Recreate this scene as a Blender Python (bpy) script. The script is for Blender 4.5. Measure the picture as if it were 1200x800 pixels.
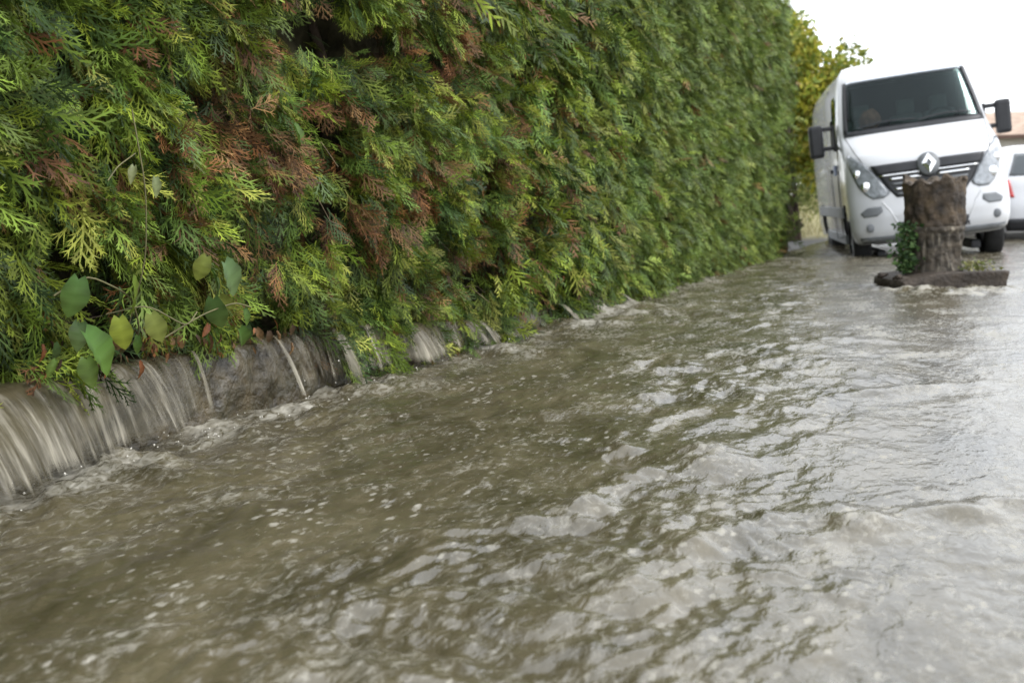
import bpy, bmesh, math, random
import numpy as np
from mathutils import Matrix, Vector, Euler

for o in list(bpy.data.objects): bpy.data.objects.remove(o)
S = bpy.context.scene
C = S.collection
random.seed(7)
rng = np.random.default_rng(11)
RAD = math.radians

# ------------------------------------------------------------------ camera
cam = bpy.data.cameras.new('camera'); camo = bpy.data.objects.new('camera', cam); C.objects.link(camo)
cam.sensor_width = 36; cam.lens = 36; cam.clip_start = .05; cam.clip_end = 2000
CAM_YAW, CAM_PITCH, CAM_ROLL, CAM_H = RAD(24.67), RAD(-7.25), RAD(2.0), .70
fw = Vector((-math.sin(CAM_YAW)*math.cos(CAM_PITCH), math.cos(CAM_YAW)*math.cos(CAM_PITCH), math.sin(CAM_PITCH)))
r0 = Vector((math.cos(CAM_YAW), math.sin(CAM_YAW), 0)); u0 = r0.cross(fw)
rr = r0*math.cos(CAM_ROLL)-u0*math.sin(CAM_ROLL); uu = u0*math.cos(CAM_ROLL)+r0*math.sin(CAM_ROLL)
m = Matrix.Identity(4)
for i in range(3): m[i][0], m[i][1], m[i][2] = rr[i], uu[i], -fw[i]
m.translation = (0, 0, CAM_H)
camo.matrix_world = m
cam.dof.use_dof = True; cam.dof.focus_distance = 3.2; cam.dof.aperture_fstop = 3.4
S.camera = camo

# ------------------------------------------------------------------ sky, sun, exposure
SUN_EL, SUN_AZ = RAD(48), RAD(82)          # azimuth clockwise from +Y (along the hedge)
w = bpy.data.worlds.new('World'); S.world = w; w.use_nodes = True
nt = w.node_tree; nt.nodes.clear()
sky = nt.nodes.new('ShaderNodeTexSky'); sky.sky_type = 'NISHITA'; sky.sun_disc = False
sky.sun_elevation = SUN_EL; sky.sun_rotation = SUN_AZ
sky.air_density = 1.0; sky.dust_density = 1.0; sky.ozone_density = 1.0
hs = nt.nodes.new('ShaderNodeHueSaturation'); hs.inputs['Saturation'].default_value = .36   # overcast: cloud light is nearly white
bg = nt.nodes.new('ShaderNodeBackground'); bg.inputs['Strength'].default_value = .15
wo = nt.nodes.new('ShaderNodeOutputWorld')
cl = nt.nodes.new('ShaderNodeMix'); cl.data_type = 'RGBA'; cl.inputs[0].default_value = .65; cl.inputs[7].default_value = (6.6, 6.8, 7.1, 1)   # even cloud deck over the clear sky
nt.links.new(sky.outputs[0], hs.inputs['Color']); nt.links.new(hs.outputs[0], cl.inputs[6]); nt.links.new(cl.outputs[2], bg.inputs['Color']); nt.links.new(bg.outputs[0], wo.inputs[0])
sl = bpy.data.lights.new('sun', 'SUN'); sl.energy = 1.0; sl.angle = RAD(25); sl.color = (1, .97, .92)
slo = bpy.data.objects.new('sun', sl); C.objects.link(slo)
sd = Vector((math.sin(SUN_AZ)*math.cos(SUN_EL), math.cos(SUN_AZ)*math.cos(SUN_EL), math.sin(SUN_EL)))
slo.rotation_euler = sd.to_track_quat('Z', 'Y').to_euler(); slo.location = (0, 0, 20)
S.view_settings.view_transform = 'Standard'; S.view_settings.look = 'None'
S.view_settings.gamma = 1; S.view_settings.exposure = 1.3

# ------------------------------------------------------------------ helpers
def hash2(ix, iy, seed):
    h = (ix.astype(np.int64)*374761393 + iy.astype(np.int64)*668265263 + seed*1274126177) & 0xffffffff
    h = ((h ^ (h >> 13))*1274126177) & 0xffffffff
    h = (h ^ (h >> 16)) & 0xffffffff
    return h
def pnoise(x, y, seed=0):
    x = np.asarray(x, float); y = np.asarray(y, float)
    ix = np.floor(x); iy = np.floor(y); fx = x-ix; fy = y-iy
    def g(dx, dy):
        a = hash2(ix+dx, iy+dy, seed)*(2*math.pi/4294967296.)
        return np.cos(a)*(fx-dx)+np.sin(a)*(fy-dy)
    u = fx*fx*fx*(fx*(fx*6-15)+10); v = fy*fy*fy*(fy*(fy*6-15)+10)
    a = g(0,0)*(1-u)+g(1,0)*u; b = g(0,1)*(1-u)+g(1,1)*u
    return (a*(1-v)+b*v)*1.5
def fbm(x, y, seed=0, octv=3):
    s = 0; a = 1
    for k in range(octv):
        s = s+a*pnoise(np.asarray(x)*2**k, np.asarray(y)*2**k, seed+k*17); a *= .5
    return s
def sstep(a, b, x):
    t = np.clip((np.asarray(x, float)-a)/(b-a), 0, 1); return t*t*(3-2*t)

def np_mesh(name, V, F, col=None, smooth=False, attrs=None):
    V = np.asarray(V, np.float32); F = np.asarray(F, np.int32); k = F.shape[1]
    me = bpy.data.meshes.new(name)
    me.vertices.add(len(V)); me.vertices.foreach_set('co', V.ravel())
    me.loops.add(F.size); me.loops.foreach_set('vertex_index', F.ravel())
    me.polygons.add(len(F)); me.polygons.foreach_set('loop_start', np.arange(0, F.size, k, dtype=np.int32))
    if smooth: me.polygons.foreach_set('use_smooth', np.ones(len(F), bool))
    if col is not None:
        a = me.color_attributes.new('tint', 'FLOAT_COLOR', 'POINT')
        a.data.foreach_set('color', np.concatenate([col, np.ones((len(V), 1))], 1).astype(np.float32).ravel())
    for n, d in (attrs or {}).items():
        a = me.attributes.new(n, 'FLOAT', 'POINT'); a.data.foreach_set('value', np.asarray(d, np.float32))
    me.update(calc_edges=True); me.validate()
    return me
def link(name, me, mat=None, parent=None):
    o = bpy.data.objects.new(name, me); C.objects.link(o)
    if mat is not None and me is not None and not me.materials: me.materials.append(mat)
    if parent is not None: o.parent = parent
    return o
def tag(o, label=None, cat=None, group=None, kind=None):
    if label: o['label'] = label
    if cat: o['category'] = cat
    if group: o['group'] = group
    if kind: o['kind'] = kind
    return o
def empty(name, loc=(0,0,0), rot=(0,0,0)):
    o = bpy.data.objects.new(name, None); C.objects.link(o); o.location = loc; o.rotation_euler = rot
    o.empty_display_size = .2
    return o
def from_bm(name, bm, mat, parent=None, smooth=True):
    bmesh.ops.recalc_face_normals(bm, faces=bm.faces[:])
    me = bpy.data.meshes.new(name); bm.to_mesh(me); bm.free()
    if smooth: me.polygons.foreach_set('use_smooth', np.ones(len(me.polygons), bool))
    return link(name, me, mat, parent)
def bm_box(bm, c, s, bev=0.0, rot=None):
    r = bmesh.ops.create_cube(bm, size=1); vs = r['verts']
    for v in vs: v.co = Vector((v.co.x*s[0], v.co.y*s[1], v.co.z*s[2]))
    if bev:
        es = list({e for v in vs for e in v.link_edges})
        g = bmesh.ops.bevel(bm, geom=es, offset=bev, segments=2, affect='EDGES', profile=.6)
        vs = list({v for f in g['faces'] for v in f.verts} | {v for v in vs if v.is_valid})
    M_ = Matrix.Translation(c) @ (rot.to_4x4() if rot else Matrix.Identity(4))
    bmesh.ops.transform(bm, matrix=M_, verts=vs)
def box(name, c, s, mat, parent=None, bev=.01, rot=None):
    bm = bmesh.new(); bm_box(bm, Vector(c), s, bev, rot); return from_bm(name, bm, mat, parent, smooth=False)
def tube_arrays(pts, rad, n=6):
    pts = np.asarray(pts, float); rad = np.broadcast_to(np.asarray(rad, float), (len(pts),))
    T = np.gradient(pts, axis=0); T /= np.linalg.norm(T, axis=1)[:, None]+1e-9
    ref = np.array([0, 0, 1.]) if abs(T[0, 2]) < .8 else np.array([1., 0, 0])
    A = np.cross(T, ref); A /= np.linalg.norm(A, axis=1)[:, None]+1e-9; B = np.cross(T, A)
    th = np.arange(n)*2*math.pi/n
    V = pts[:, None]+rad[:, None, None]*(A[:, None]*np.cos(th)[None, :, None]+B[:, None]*np.sin(th)[None, :, None])
    V = V.reshape(-1, 3); L = len(pts); i, j = np.meshgrid(np.arange(L-1), np.arange(n), indexing='ij')
    F = np.stack([i*n+j, i*n+(j+1) % n, (i+1)*n+(j+1) % n, (i+1)*n+j], -1).reshape(-1, 4)
    return V, F
def tube(name, pts, rad, mat, parent=None, n=6):
    V, F = tube_arrays(pts, rad, n); return link(name, np_mesh(name, V, F, smooth=True), mat, parent)
def grid_faces(nr, nc):
    i, j = np.meshgrid(np.arange(nr-1), np.arange(nc-1), indexing='ij')
    return np.stack([i*nc+j, i*nc+j+1, (i+1)*nc+j+1, (i+1)*nc+j], -1).reshape(-1, 4)

# ------------------------------------------------------------------ materials
def mat_base(name):
    m = bpy.data.materials.new(name); m.use_nodes = True; n = m.node_tree
    return m, n, n.nodes['Principled BSDF'], n.nodes['Material Output']
def rgba(c): return (c[0], c[1], c[2], 1)
def simple(name, col, rough=.5, spec=.5, metal=0, var=.15, scale=8, bump=0, bscale=60, coat=0, dirt=None, dirtamt=0):
    m, n, b, out = mat_base(name)
    tc = n.nodes.new('ShaderNodeTexCoord')
    nz = n.nodes.new('ShaderNodeTexNoise'); nz.inputs['Scale'].default_value = scale; nz.inputs['Detail'].default_value = 5
    n.links.new(tc.outputs['Object'], nz.inputs['Vector'])
    rp = n.nodes.new('ShaderNodeValToRGB'); e = rp.color_ramp.elements
    e[0].position = .3; e[1].position = .7
    e[0].color = rgba([max(0, c*(1-var)) for c in col]); e[1].color = rgba([min(1, c*(1+var)) for c in col])
    n.links.new(nz.outputs['Fac'], rp.inputs['Fac'])
    last = rp.outputs[0]
    if dirt:
        n2 = n.nodes.new('ShaderNodeTexNoise'); n2.inputs['Scale'].default_value = scale*.45; n2.inputs['Detail'].default_value = 8; n2.inputs['Roughness'].default_value = .65
        n.links.new(tc.outputs['Object'], n2.inputs['Vector'])
        r2 = n.nodes.new('ShaderNodeMapRange'); r2.inputs['From Min'].default_value = .45; r2.inputs['From Max'].default_value = .65; r2.inputs['To Max'].default_value = dirtamt
        n.links.new(n2.outputs['Fac'], r2.inputs['Value'])
        mx = n.nodes.new('ShaderNodeMix'); mx.data_type = 'RGBA'
        n.links.new(r2.outputs[0], mx.inputs[0]); n.links.new(last, mx.inputs[6]); mx.inputs[7].default_value = rgba(dirt); last = mx.outputs[2]
    n.links.new(last, b.inputs['Base Color'])
    b.inputs['Roughness'].default_value = rough; b.inputs['Specular IOR Level'].default_value = spec; b.inputs['Metallic'].default_value = metal
    if coat: b.inputs['Coat Weight'].default_value = coat; b.inputs['Coat Roughness'].default_value = .06
    if bump:
        n3 = n.nodes.new('ShaderNodeTexNoise'); n3.inputs['Scale'].default_value = bscale; n3.inputs['Detail'].default_value = 6
        n.links.new(tc.outputs['Object'], n3.inputs['Vector'])
        bp = n.nodes.new('ShaderNodeBump'); bp.inputs['Strength'].default_value = bump; bp.inputs['Distance'].default_value = .02
        n.links.new(n3.outputs['Fac'], bp.inputs['Height']); n.links.new(bp.outputs[0], b.inputs['Normal'])
    return m
def foliage_mat(name, rough=.5, trans=.3, spec=.35):
    m, n, b, out = mat_base(name)
    at = n.nodes.new('ShaderNodeAttribute'); at.attribute_name = 'tint'
    n.links.new(at.outputs['Color'], b.inputs['Base Color'])
    b.inputs['Roughness'].default_value = rough; b.inputs['Specular IOR Level'].default_value = spec
    tr = n.nodes.new('ShaderNodeBsdfTranslucent'); n.links.new(at.outputs['Color'], tr.inputs['Color'])
    mx = n.nodes.new('ShaderNodeMixShader'); mx.inputs[0].default_value = trans
    n.links.new(b.outputs[0], mx.inputs[1]); n.links.new(tr.outputs[0], mx.inputs[2]); n.links.new(mx.outputs[0], out.inputs['Surface'])
    return m
M_FOL = foliage_mat('thuja_foliage', .5, .24, .18)
M_LEAF = foliage_mat('broad_leaf', .45, .3, .2)
M_BARK = simple('bark', (.055, .040, .030), .9, .2, var=.4, scale=20, bump=.6, bscale=50)
M_TWIG = simple('twig', (.22, .17, .11), .8, .2, var=.3, scale=30)
M_CORE = simple('dark_core', (.035, .032, .018), .95, .1, var=.7, scale=9, bump=.8, bscale=25)
M_SOIL = simple('wet_soil', (.075, .052, .035), .55, .4, var=.5, scale=14, bump=.8, bscale=30)
M_WALL = simple('wet_concrete', (.052, .040, .020), .35, .5, var=.7, scale=16, bump=1.0, bscale=28, dirt=(.035, .032, .016), dirtamt=.8)
M_ASPH = simple('asphalt', (.055, .055, .055), .7, .3, var=.2, scale=30, bump=.3, bscale=200)
M_GRASS = simple('dry_grass', (.23, .21, .10), .9, .2, var=.4, scale=6, bump=.8, bscale=40)

def water_mat(name, streak=False):
    m, n, b, out = mat_base(name)
    geo = n.nodes.new('ShaderNodeNewGeometry')
    fo = n.nodes.new('ShaderNodeAttribute'); fo.attribute_name = 'foam_light'
    def noise(scale, det, vec, rough=.55, dist=0):
        z = n.nodes.new('ShaderNodeTexNoise'); z.inputs['Scale'].default_value = scale; z.inputs['Detail'].default_value = det
        z.inputs['Roughness'].default_value = rough; z.inputs['Distortion'].default_value = dist
        n.links.new(vec, z.inputs['Vector']); return z.outputs['Fac']
    def maprange(v, a, b_, c, d):
        r = n.nodes.new('ShaderNodeMapRange'); r.interpolation_type = 'SMOOTHSTEP'
        for k, x in zip(('From Min', 'From Max', 'To Min', 'To Max'), (a, b_, c, d)): r.inputs[k].default_value = x
        n.links.new(v, r.inputs['Value']); return r.outputs[0]
    def math_(op, a, b_):
        q = n.nodes.new('ShaderNodeMath'); q.operation = op
        for k, x in enumerate((a, b_)):
            if isinstance(x, (int, float)): q.inputs[k].default_value = x
            else: n.links.new(x, q.inputs[k])
        return q.outputs[0]
    mp = n.nodes.new('ShaderNodeMapping'); n.links.new(geo.outputs['Position'], mp.inputs['Vector'])
    mp.inputs['Scale'].default_value = (1, .55, 1)
    # sediment: silt-brown and olive drift
    r = n.nodes.new('ShaderNodeValToRGB'); e = r.color_ramp.elements
    e[0].position = .32; e[0].color = (.032, .027, .013, 1); e[1].position = .74; e[1].color = (.118, .100, .060, 1)
    n.links.new(noise(3.4, 7, mp.outputs[0], .68, .8), r.inputs['Fac'])
    # foam flecks, aerated patches, painted far sheen; more where the surface breaks ('foam')
    if streak:
        mp2 = n.nodes.new('ShaderNodeMapping'); uv = n.nodes.new('ShaderNodeAttribute'); uv.attribute_name = 'flow'
        n.links.new(uv.outputs['Vector'], mp2.inputs['Vector']); vec = mp2.outputs[0]
        f1 = maprange(math_('ADD', noise(1.0, 5, vec, .62), math_('MULTIPLY', fo.outputs['Fac'], .15)), .50, .90, 0, .75)
    else:
        big = noise(5, 3, mp.outputs[0], .5, .5); fin = noise(44, 4, mp.outputs[0], .6, .8)
        s = math_('ADD', math_('MULTIPLY', fin, .7), math_('MULTIPLY', big, .35))
        s = math_('ADD', s, math_('MULTIPLY', fo.outputs['Fac'], .22))
        f1 = maprange(s, .52, .90, 0, .66)
        # froth flecks drifting in loose clusters
        vo = n.nodes.new('ShaderNodeTexVoronoi'); vo.inputs['Scale'].default_value = 40; vo.inputs['Randomness'].default_value = 1
        n.links.new(mp.outputs[0], vo.inputs['Vector'])
        cs = n.nodes.new('ShaderNodeSeparateColor'); n.links.new(vo.outputs['Color'], cs.inputs[0])
        rad = math_('MULTIPLY', math_('SUBTRACT', math_('ADD', math_('MULTIPLY', cs.outputs[0], .62), math_('MULTIPLY', noise(3.1, 5, mp.outputs[0], .65, .4), 1.7)), 1.08), .8)
        fl = maprange(math_('SUBTRACT', math_('ADD', rad, math_('MULTIPLY', math_('SUBTRACT', noise(90, 3, mp.outputs[0]), .5), .9)), vo.outputs['Distance']), -.16, .34, 0, .55)
        f1 = math_('MAXIMUM', f1, fl)
    mx = n.nodes.new('ShaderNodeMix'); mx.data_type = 'RGBA'
    n.links.new(f1, mx.inputs[0]); n.links.new(r.outputs[0], mx.inputs[6]); mx.inputs[7].default_value = (.56, .52, .42, 1) if streak else (.42, .40, .34, 1)
    n.links.new(mx.outputs[2], b.inputs['Base Color'])
    n.links.new(maprange(f1, 0, .8, .32 if streak else .22, .7), b.inputs['Roughness']); b.inputs['IOR'].default_value = 1.45
    b.inputs['Specular IOR Level'].default_value = .35 if streak else 1.0
    bp = n.nodes.new('ShaderNodeBump'); bp.inputs['Strength'].default_value = .45; bp.inputs['Distance'].default_value = .010
    if streak:
        n.links.new(noise(1.6, 4, vec), bp.inputs['Height'])
        tr = n.nodes.new('ShaderNodeBsdfTransparent'); ms = n.nodes.new('ShaderNodeMixShader')
        cov = n.nodes.new('ShaderNodeAttribute'); cov.attribute_name = 'cover'
        q = maprange(math_('ADD', noise(.8, 4, vec, .6), math_('SUBTRACT', cov.outputs['Fac'], .66)), .25, .75, 0, .82)
        n.links.new(q, ms.inputs[0]); n.links.new(tr.outputs[0], ms.inputs[1]); n.links.new(b.outputs[0], ms.inputs[2]); n.links.new(ms.outputs[0], out.inputs['Surface'])
    else:
        hsum = math_('ADD', noise(26, 3, mp.outputs[0], .5, .6), math_('MULTIPLY', noise(80, 2, mp.outputs[0]), .3))
        n.links.new(hsum, bp.inputs['Height'])
    n.links.new(bp.outputs[0], b.inputs['Normal'])
    return m
M_WATER = water_mat('muddy_water'); M_SPILL = water_mat('falling_water', True)

# ------------------------------------------------------------------ ground and flood water
WX = -2.36                                    # road face of the low wall
def wall_top(y): return .27-.15*sstep(2.9, 5.2, y)-.10*sstep(5.2, 9, y)
def make_ground():
    nx, ny = 60, 80
    X = np.concatenate([np.linspace(-300, -8, 12), np.linspace(-7, 12, 40), np.linspace(16, 400, 12)])
    Y = np.concatenate([np.linspace(-60, 0, 8), np.linspace(1, 45, 60), np.linspace(50, 900, 14)])
    gx, gy = np.meshgrid(X, Y); z = np.full(gx.shape, -.14)
    bank = sstep(-1.9, -3.6, gx)*sstep(19, 24, gy)*.75+sstep(24, 32, gy)*.25*sstep(0, -2, gx)
    z += bank
    far = sstep(38, 60, np.hypot(gx, gy)); z += far*.16
    V = np.stack([gx, gy, z], -1).reshape(-1, 3)
    m, n, b, out = mat_base('road_and_verge')
    geo = n.nodes.new('ShaderNodeNewGeometry'); sp = n.nodes.new('ShaderNodeSeparateXYZ'); n.links.new(geo.outputs['Position'], sp.inputs[0])
    nz = n.nodes.new('ShaderNodeTexNoise'); nz.inputs['Scale'].default_value = 9; nz.inputs['Detail'].default_value = 8; n.links.new(geo.outputs['Position'], nz.inputs['Vector'])
    r1 = n.nodes.new('ShaderNodeValToRGB'); r1.color_ramp.elements[0].color = (.12, .12, .05, 1); r1.color_ramp.elements[1].color = (.33, .29, .16, 1); n.links.new(nz.outputs['Fac'], r1.inputs[0])
    r2 = n.nodes.new('ShaderNodeValToRGB'); r2.color_ramp.elements[0].color = (.04, .04, .04, 1); r2.color_ramp.elements[1].color = (.07, .07, .068, 1); n.links.new(nz.outputs['Fac'], r2.inputs[0])
    mr = n.nodes.new('ShaderNodeMapRange'); mr.inputs['From Min'].default_value = -.06; mr.inputs['From Max'].default_value = .02; n.links.new(sp.outputs['Z'], mr.inputs[0])
    mx = n.nodes.new('ShaderNodeMix'); mx.data_type = 'RGBA'; n.links.new(mr.outputs[0], mx.inputs[0]); n.links.new(r2.outputs[0], mx.inputs[6]); n.links.new(r1.outputs[0], mx.inputs[7])
    n.links.new(mx.outputs[2], b.inputs['Base Color']); b.inputs['Roughness'].default_value = .8
    o = link('road', np_mesh('road', V, grid_faces(len(Y), len(X)), smooth=True), m); tag(o, kind='structure')
make_ground()

def seg_dist(px, py, pts):
    """distance to a polyline and position along it (0..1)"""
    best = np.full(px.shape, 1e9); tt = np.zeros(px.shape)
    for k in range(len(pts)-1):
        ax, ay = pts[k]; bx, by = pts[k+1]; dx, dy = bx-ax, by-ay
        t = np.clip(((px-ax)*dx+(py-ay)*dy)/(dx*dx+dy*dy), 0, 1)
        d = np.hypot(px-ax-t*dx, py-ay-t*dy); s = d < best
        best = np.where(s, d, best); tt = np.where(s, (k+t)/(len(pts)-1), tt)
    return best, tt
STREAMS = [(2.10, .9), (2.56, .6), (2.98, 1.0), (3.34, 1.0), (3.56, .8), (4.62, .9), (5.75, .9), (6.35, .7), (6.9, .7), (7.9, .7), (9.1, .7)]
def make_water():
    y = [.55]
    while y[-1] < 26: y.append(y[-1]+max(.0055, y[-1]*.0052))
    Y = np.concatenate([np.linspace(-12, .5, 30), np.array(y), np.geomspace(26.5, 60, 30)])
    X = np.concatenate([np.linspace(-2.42, 1.1, 430), 1.1+np.geomspace(.01, 45, 110)])
    gx, gy = np.meshgrid(X, Y); px, py = gx.ravel(), gy.ravel()
    warp = .10*pnoise(px*2.3, py*1.6, 3); wx, wy = px+warp, py+.10*pnoise(px*2.1, py*1.8, 9)
    lod = lambda s: np.clip(s*14/np.maximum(py, .8), 0, 1)          # waves the mesh cannot carry fade out
    patch = .65+.7*sstep(-.35, .45, pnoise(px*.9, py*.6, 40))
    z = .016*pnoise(wx*2.2, wy*1.5, 21)
    z += .016*(.5-np.abs(pnoise(wx*4.2, wy*2.8, 22)))*patch+.010*(.5-np.abs(pnoise(wx*6.5, wy*5.5, 27)))*sstep(2.6, 4.5, py)*sstep(18, 10, py)
    z += .011*pnoise(wx*8.5, wy*6.2, 23)*patch*lod(.35)
    calm = 1-.70*sstep(-1.1, .1, px+.10*(py-2.5)); z *= 1-.76*(1-calm)/.70
    z += .0070*(.5-np.abs(pnoise(wx*15, wy*12, 24)))*patch*lod(.25)*calm
    z += .0048*pnoise(wx*24, wy*21, 25)*patch*lod(.16)*calm
    z += .0020*pnoise(wx*50, wy*44, 26)*lod(.08)*calm
    foam_light = .16*sstep(.1, .9, patch-.65+.4*pnoise(wx*5, wy*4, 50))+.20*sstep(.0, .6, pnoise(wx*3.2, wy*2.6, 51))*sstep(3.4, 2.2, py)+.46*sstep(3, 5, py)*sstep(24, 12, py)*sstep(-.3, .5, pnoise(wx*4.5, wy*3.0, 52))  # last term: broken water, raised to paint sky sheen over the hedge reflection
    # standing waves running across the current
    for pts, hgt, wd in (([(-1.12, 1.85), (-.9, 2.12), (-.8, 2.32), (-.72, 2.55), (-.60, 2.78)], .026, .07),
                         ([(-.72, 1.60), (-.53, 1.93), (-.33, 2.26), (-.12, 2.45)], .022, .065),
                         ([(-1.42, 1.02), (-1.1, 1.42), (-.95, 1.6)], .020, .07),
                         ([(-.12, 2.25), (.05, 2.42), (.3, 2.6)], .022, .06),
                         ([(-.6, 3.4), (-.3, 3.9), (0, 4.2)], .022, .08),
                         ([(-1.6, 2.7), (-1.3, 3.3), (-1.05, 3.9)], .016, .08)):
        d, t = seg_dist(wx, wy, pts); e = np.exp(-(d/wd)**2)*np.sin(np.clip(t*.9+.07, 0, 1)*math.pi)**.5
        z += hgt*e*(.75+.6*pnoise(px*9, py*9, 60)); foam_light += .30*e*sstep(-.1, .5, pnoise(px*11, py*9, 61))
    for cx, cy, rd, hg in ((-.94, 2.74, .055, .03), (-.69, 2.73, .09, .034), (-.22, 2.24, .06, .025), (-.3, 8.2, .4, .02)):
        e = np.exp(-((px-cx)**2+(py-cy)**2)/rd**2); z += hg*e*(1+.5*pnoise(px*20, py*20, 70)); foam_light += .28*e
    # plunge zone below the low wall
    fall = np.exp(-((px-WX-.12)/.26)**2)*sstep(11, 8.0, py)
    q = sum(a*np.exp(-((py-c)/.10)**2) for c, a in STREAMS)+.9*sstep(2.5, 2.0, py)+.35
    z += fall*q*(.022+.024*pnoise(px*9, py*9, 80)+.006*pnoise(px*28, py*28, 81))
    foam_light += fall*q*.80*(.7+.6*pnoise(px*6, py*6, 82))
    d = np.abs(px-WX-.05); edge = np.exp(-(d/.10)**2)*sstep(5, 6.5, py)*sstep(14, 11, py)
    z += edge*.030*(.3+pnoise(px*8, py*7, 83)); foam_light += edge*.55*sstep(-.2, .4, pnoise(px*5, py*3.5, 84))
    # broken water round the pillar and the wheels
    for cx, cy, r_, a in ((-.28, 8.75, .62, .5), (-.12, 8.25, .42, .9), (-.45, 8.4, .3, .7), (-1.3, 13.2, .5, .5), (.3, 13.6, .45, .4)):
        e = np.exp(-((np.hypot(px-cx, py-cy)-r_*.7)/(r_*.35))**2); foam_light += a*e*sstep(-.2, .5, pnoise(px*6, py*5, 85)); z += .018*e*pnoise(px*9, py*8, 86)
    z *= 1-.7*sstep(20, 50, py)
    V = np.stack([px, py, z], -1)
    o = link('flood_water', np_mesh('flood_water', V, grid_faces(len(Y), len(X)), smooth=True, attrs={'foam_light': np.clip(foam_light, 0, 1.3)}), M_WATER)
    tag(o, kind='structure')
make_water()

# ------------------------------------------------------------------ low wall, bed, spilling water
def make_wall():
    Y = np.linspace(-.6, 12.2, 520); prof = np.linspace(0, 1, 16)
    py, t = np.meshgrid(Y, prof, indexing='ij')
    top = wall_top(py); x = np.where(t < .6, WX, WX-(t-.6)/.4*.17); z = np.where(t < .6, -.16+(top+.16)*t/.6, top)
    rd = np.exp(-((t-.6)/.07)**2); x = x-.018*rd; z = z-.012*rd
    nse = fbm(py*9, t*7+x*20, 5, 4); x = x+.022*nse+.012*np.abs(pnoise(py*14, t*9, 6)); z = z+.009*fbm(py*9, t*7, 15, 3)
    o = link('low_wall', np_mesh('low_wall', np.stack([x, py, z], -1).reshape(-1, 3), grid_faces(len(Y), 16), smooth=True), M_WALL)
    tag(o, 'low muddy concrete wall under the hedge with water spilling over it', 'wall')
    Y = np.linspace(-.6, 14.5, 200); X = np.linspace(-5, WX-.12, 24); gy, gx = np.meshgrid(Y, X, indexing='ij')
    z = wall_top(gy)-.02+.05*fbm(gx*5, gy*5, 33, 4)*sstep(0, .25, WX-.12-gx+.04)+.05*sstep(WX-.1, WX-.6, gx)
    o = link('hedge_bed', np_mesh('hedge_bed', np.stack([gx, gy, z], -1).reshape(-1, 3), grid_faces(200, 24), smooth=True), M_SOIL); tag(o, kind='structure')
make_wall()

def flow_attr(me, flow):
    a = me.attributes.new('flow', 'FLOAT_VECTOR', 'POINT'); a.data.foreach_set('vector', np.asarray(flow, np.float32).ravel())
def make_spill():
    root = empty('water_spill', (WX, 3, 0)); tag(root, 'sheet of muddy water pouring over the low wall beneath the hedge', 'waterfall')
    bpy.context.view_layer.update()
    nt_ = 26; Y = np.arange(.6, 6.4, .006)
    def sheet(name, Y, cover_fn, out_fn, lift=0., air=0.):
        py, t = np.meshgrid(Y, np.linspace(0, 1, nt_), indexing='ij')
        c = cover_fn(py); top = wall_top(py)+.012; reach = out_fn(py)
        s = np.clip((t-.22)/.78, 0, 1)
        x = np.where(t < .22, WX-.10+.10*t/.22, WX+.012+reach*s)+lift
        z = np.where(t < .22, top+.004, (top+.004)*(1-s**1.75))-.02*(t > .97)
        ridge = pnoise(py*26+.4*pnoise(t*3, py*3, 2), t*1.3, 91)*.016+pnoise(py*70, t*2, 92)*.005
        x = x+ridge*(.25+.75*s); y2 = py+s*s*.05*pnoise(py*5, t*.4, 93)+.03*s
        V = np.stack([x-WX, y2-3, z], -1).reshape(-1, 3)
        flow = np.stack([py*34, t*1.5, np.zeros_like(t)], -1).reshape(-1, 3)
        me = np_mesh(name, V, grid_faces(len(Y), nt_), smooth=True, attrs={'foam_light': (1.1*s**1.3*c+air*c).ravel(), 'cover': (c-.75*sstep(.80, 1.0, t)-.12*sstep(.35, .1, t)).ravel()})  # froth grows downward; lip left darker to paint the shade under the hedge
        flow_attr(me, flow); return link(name, me, M_SPILL, root)
    cov = lambda y: np.clip(.46+.30*pnoise(y*2.4, y*0+.3, 95)+.42*pnoise(y*8.5, y*0+.6, 98)+.55*sstep(2.35, 2.0, y)-.25*sstep(2.45, 2.6, y)*sstep(2.9, 2.75, y)+.15-.35*sstep(4.2, 5.4, y), .30, .95)
    outf = lambda y: .05+.10*sstep(-.4, .6, pnoise(y*3.1, y*0+.8, 96))+.14*sstep(2.4, 1.8, y)
    sheet('sheet', Y, cov, outf)
    for k, (yc, a) in enumerate(STREAMS[1:]):
        wd = (.018, .03, .05, .026, .05, .06, .05, .06, .07, .08)[k]; rc = (.05, .11, .13, .08, .12, .14, .12, .12, .12, .12)[k]; ys = np.arange(yc-wd, yc+wd, .004)
        sheet('stream', ys, lambda y, yc=yc, wd=wd: np.clip(1.0*np.cos(np.clip((y-yc)/wd, -1, 1)*math.pi/2)**1.6-.1, 0, .9), lambda y, rc=rc: rc+.03*pnoise(y*30, y*0, 97), .03, .6)
    # thrown drops along the plunge line
    bm = bmesh.new()
    for k in range(260):
        yc = random.choice([random.uniform(1.3, 2.5), random.uniform(2.5, 5.2), random.choice(STREAMS)[0]+random.gauss(0, .07)])
        p = Vector((abs(random.gauss(.12, .09)), yc-3, .01+random.expovariate(1/.03))); r_ = random.uniform(.0012, .0032)
        mm = Matrix.Translation(p) @ Euler((random.random(), random.random(), 0)).to_matrix().to_4x4() @ Matrix.Diagonal((r_, r_*1.3, r_*random.uniform(1, 2.2), 1))
        bmesh.ops.create_icosphere(bm, subdivisions=1, radius=1, matrix=mm)
    o = from_bm('drops', bm, M_DROP, root); tag(o, kind='stuff')
M_DROP = simple('water_drops', (.5, .48, .42), .1, .5, var=.1)
make_spill()

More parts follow.
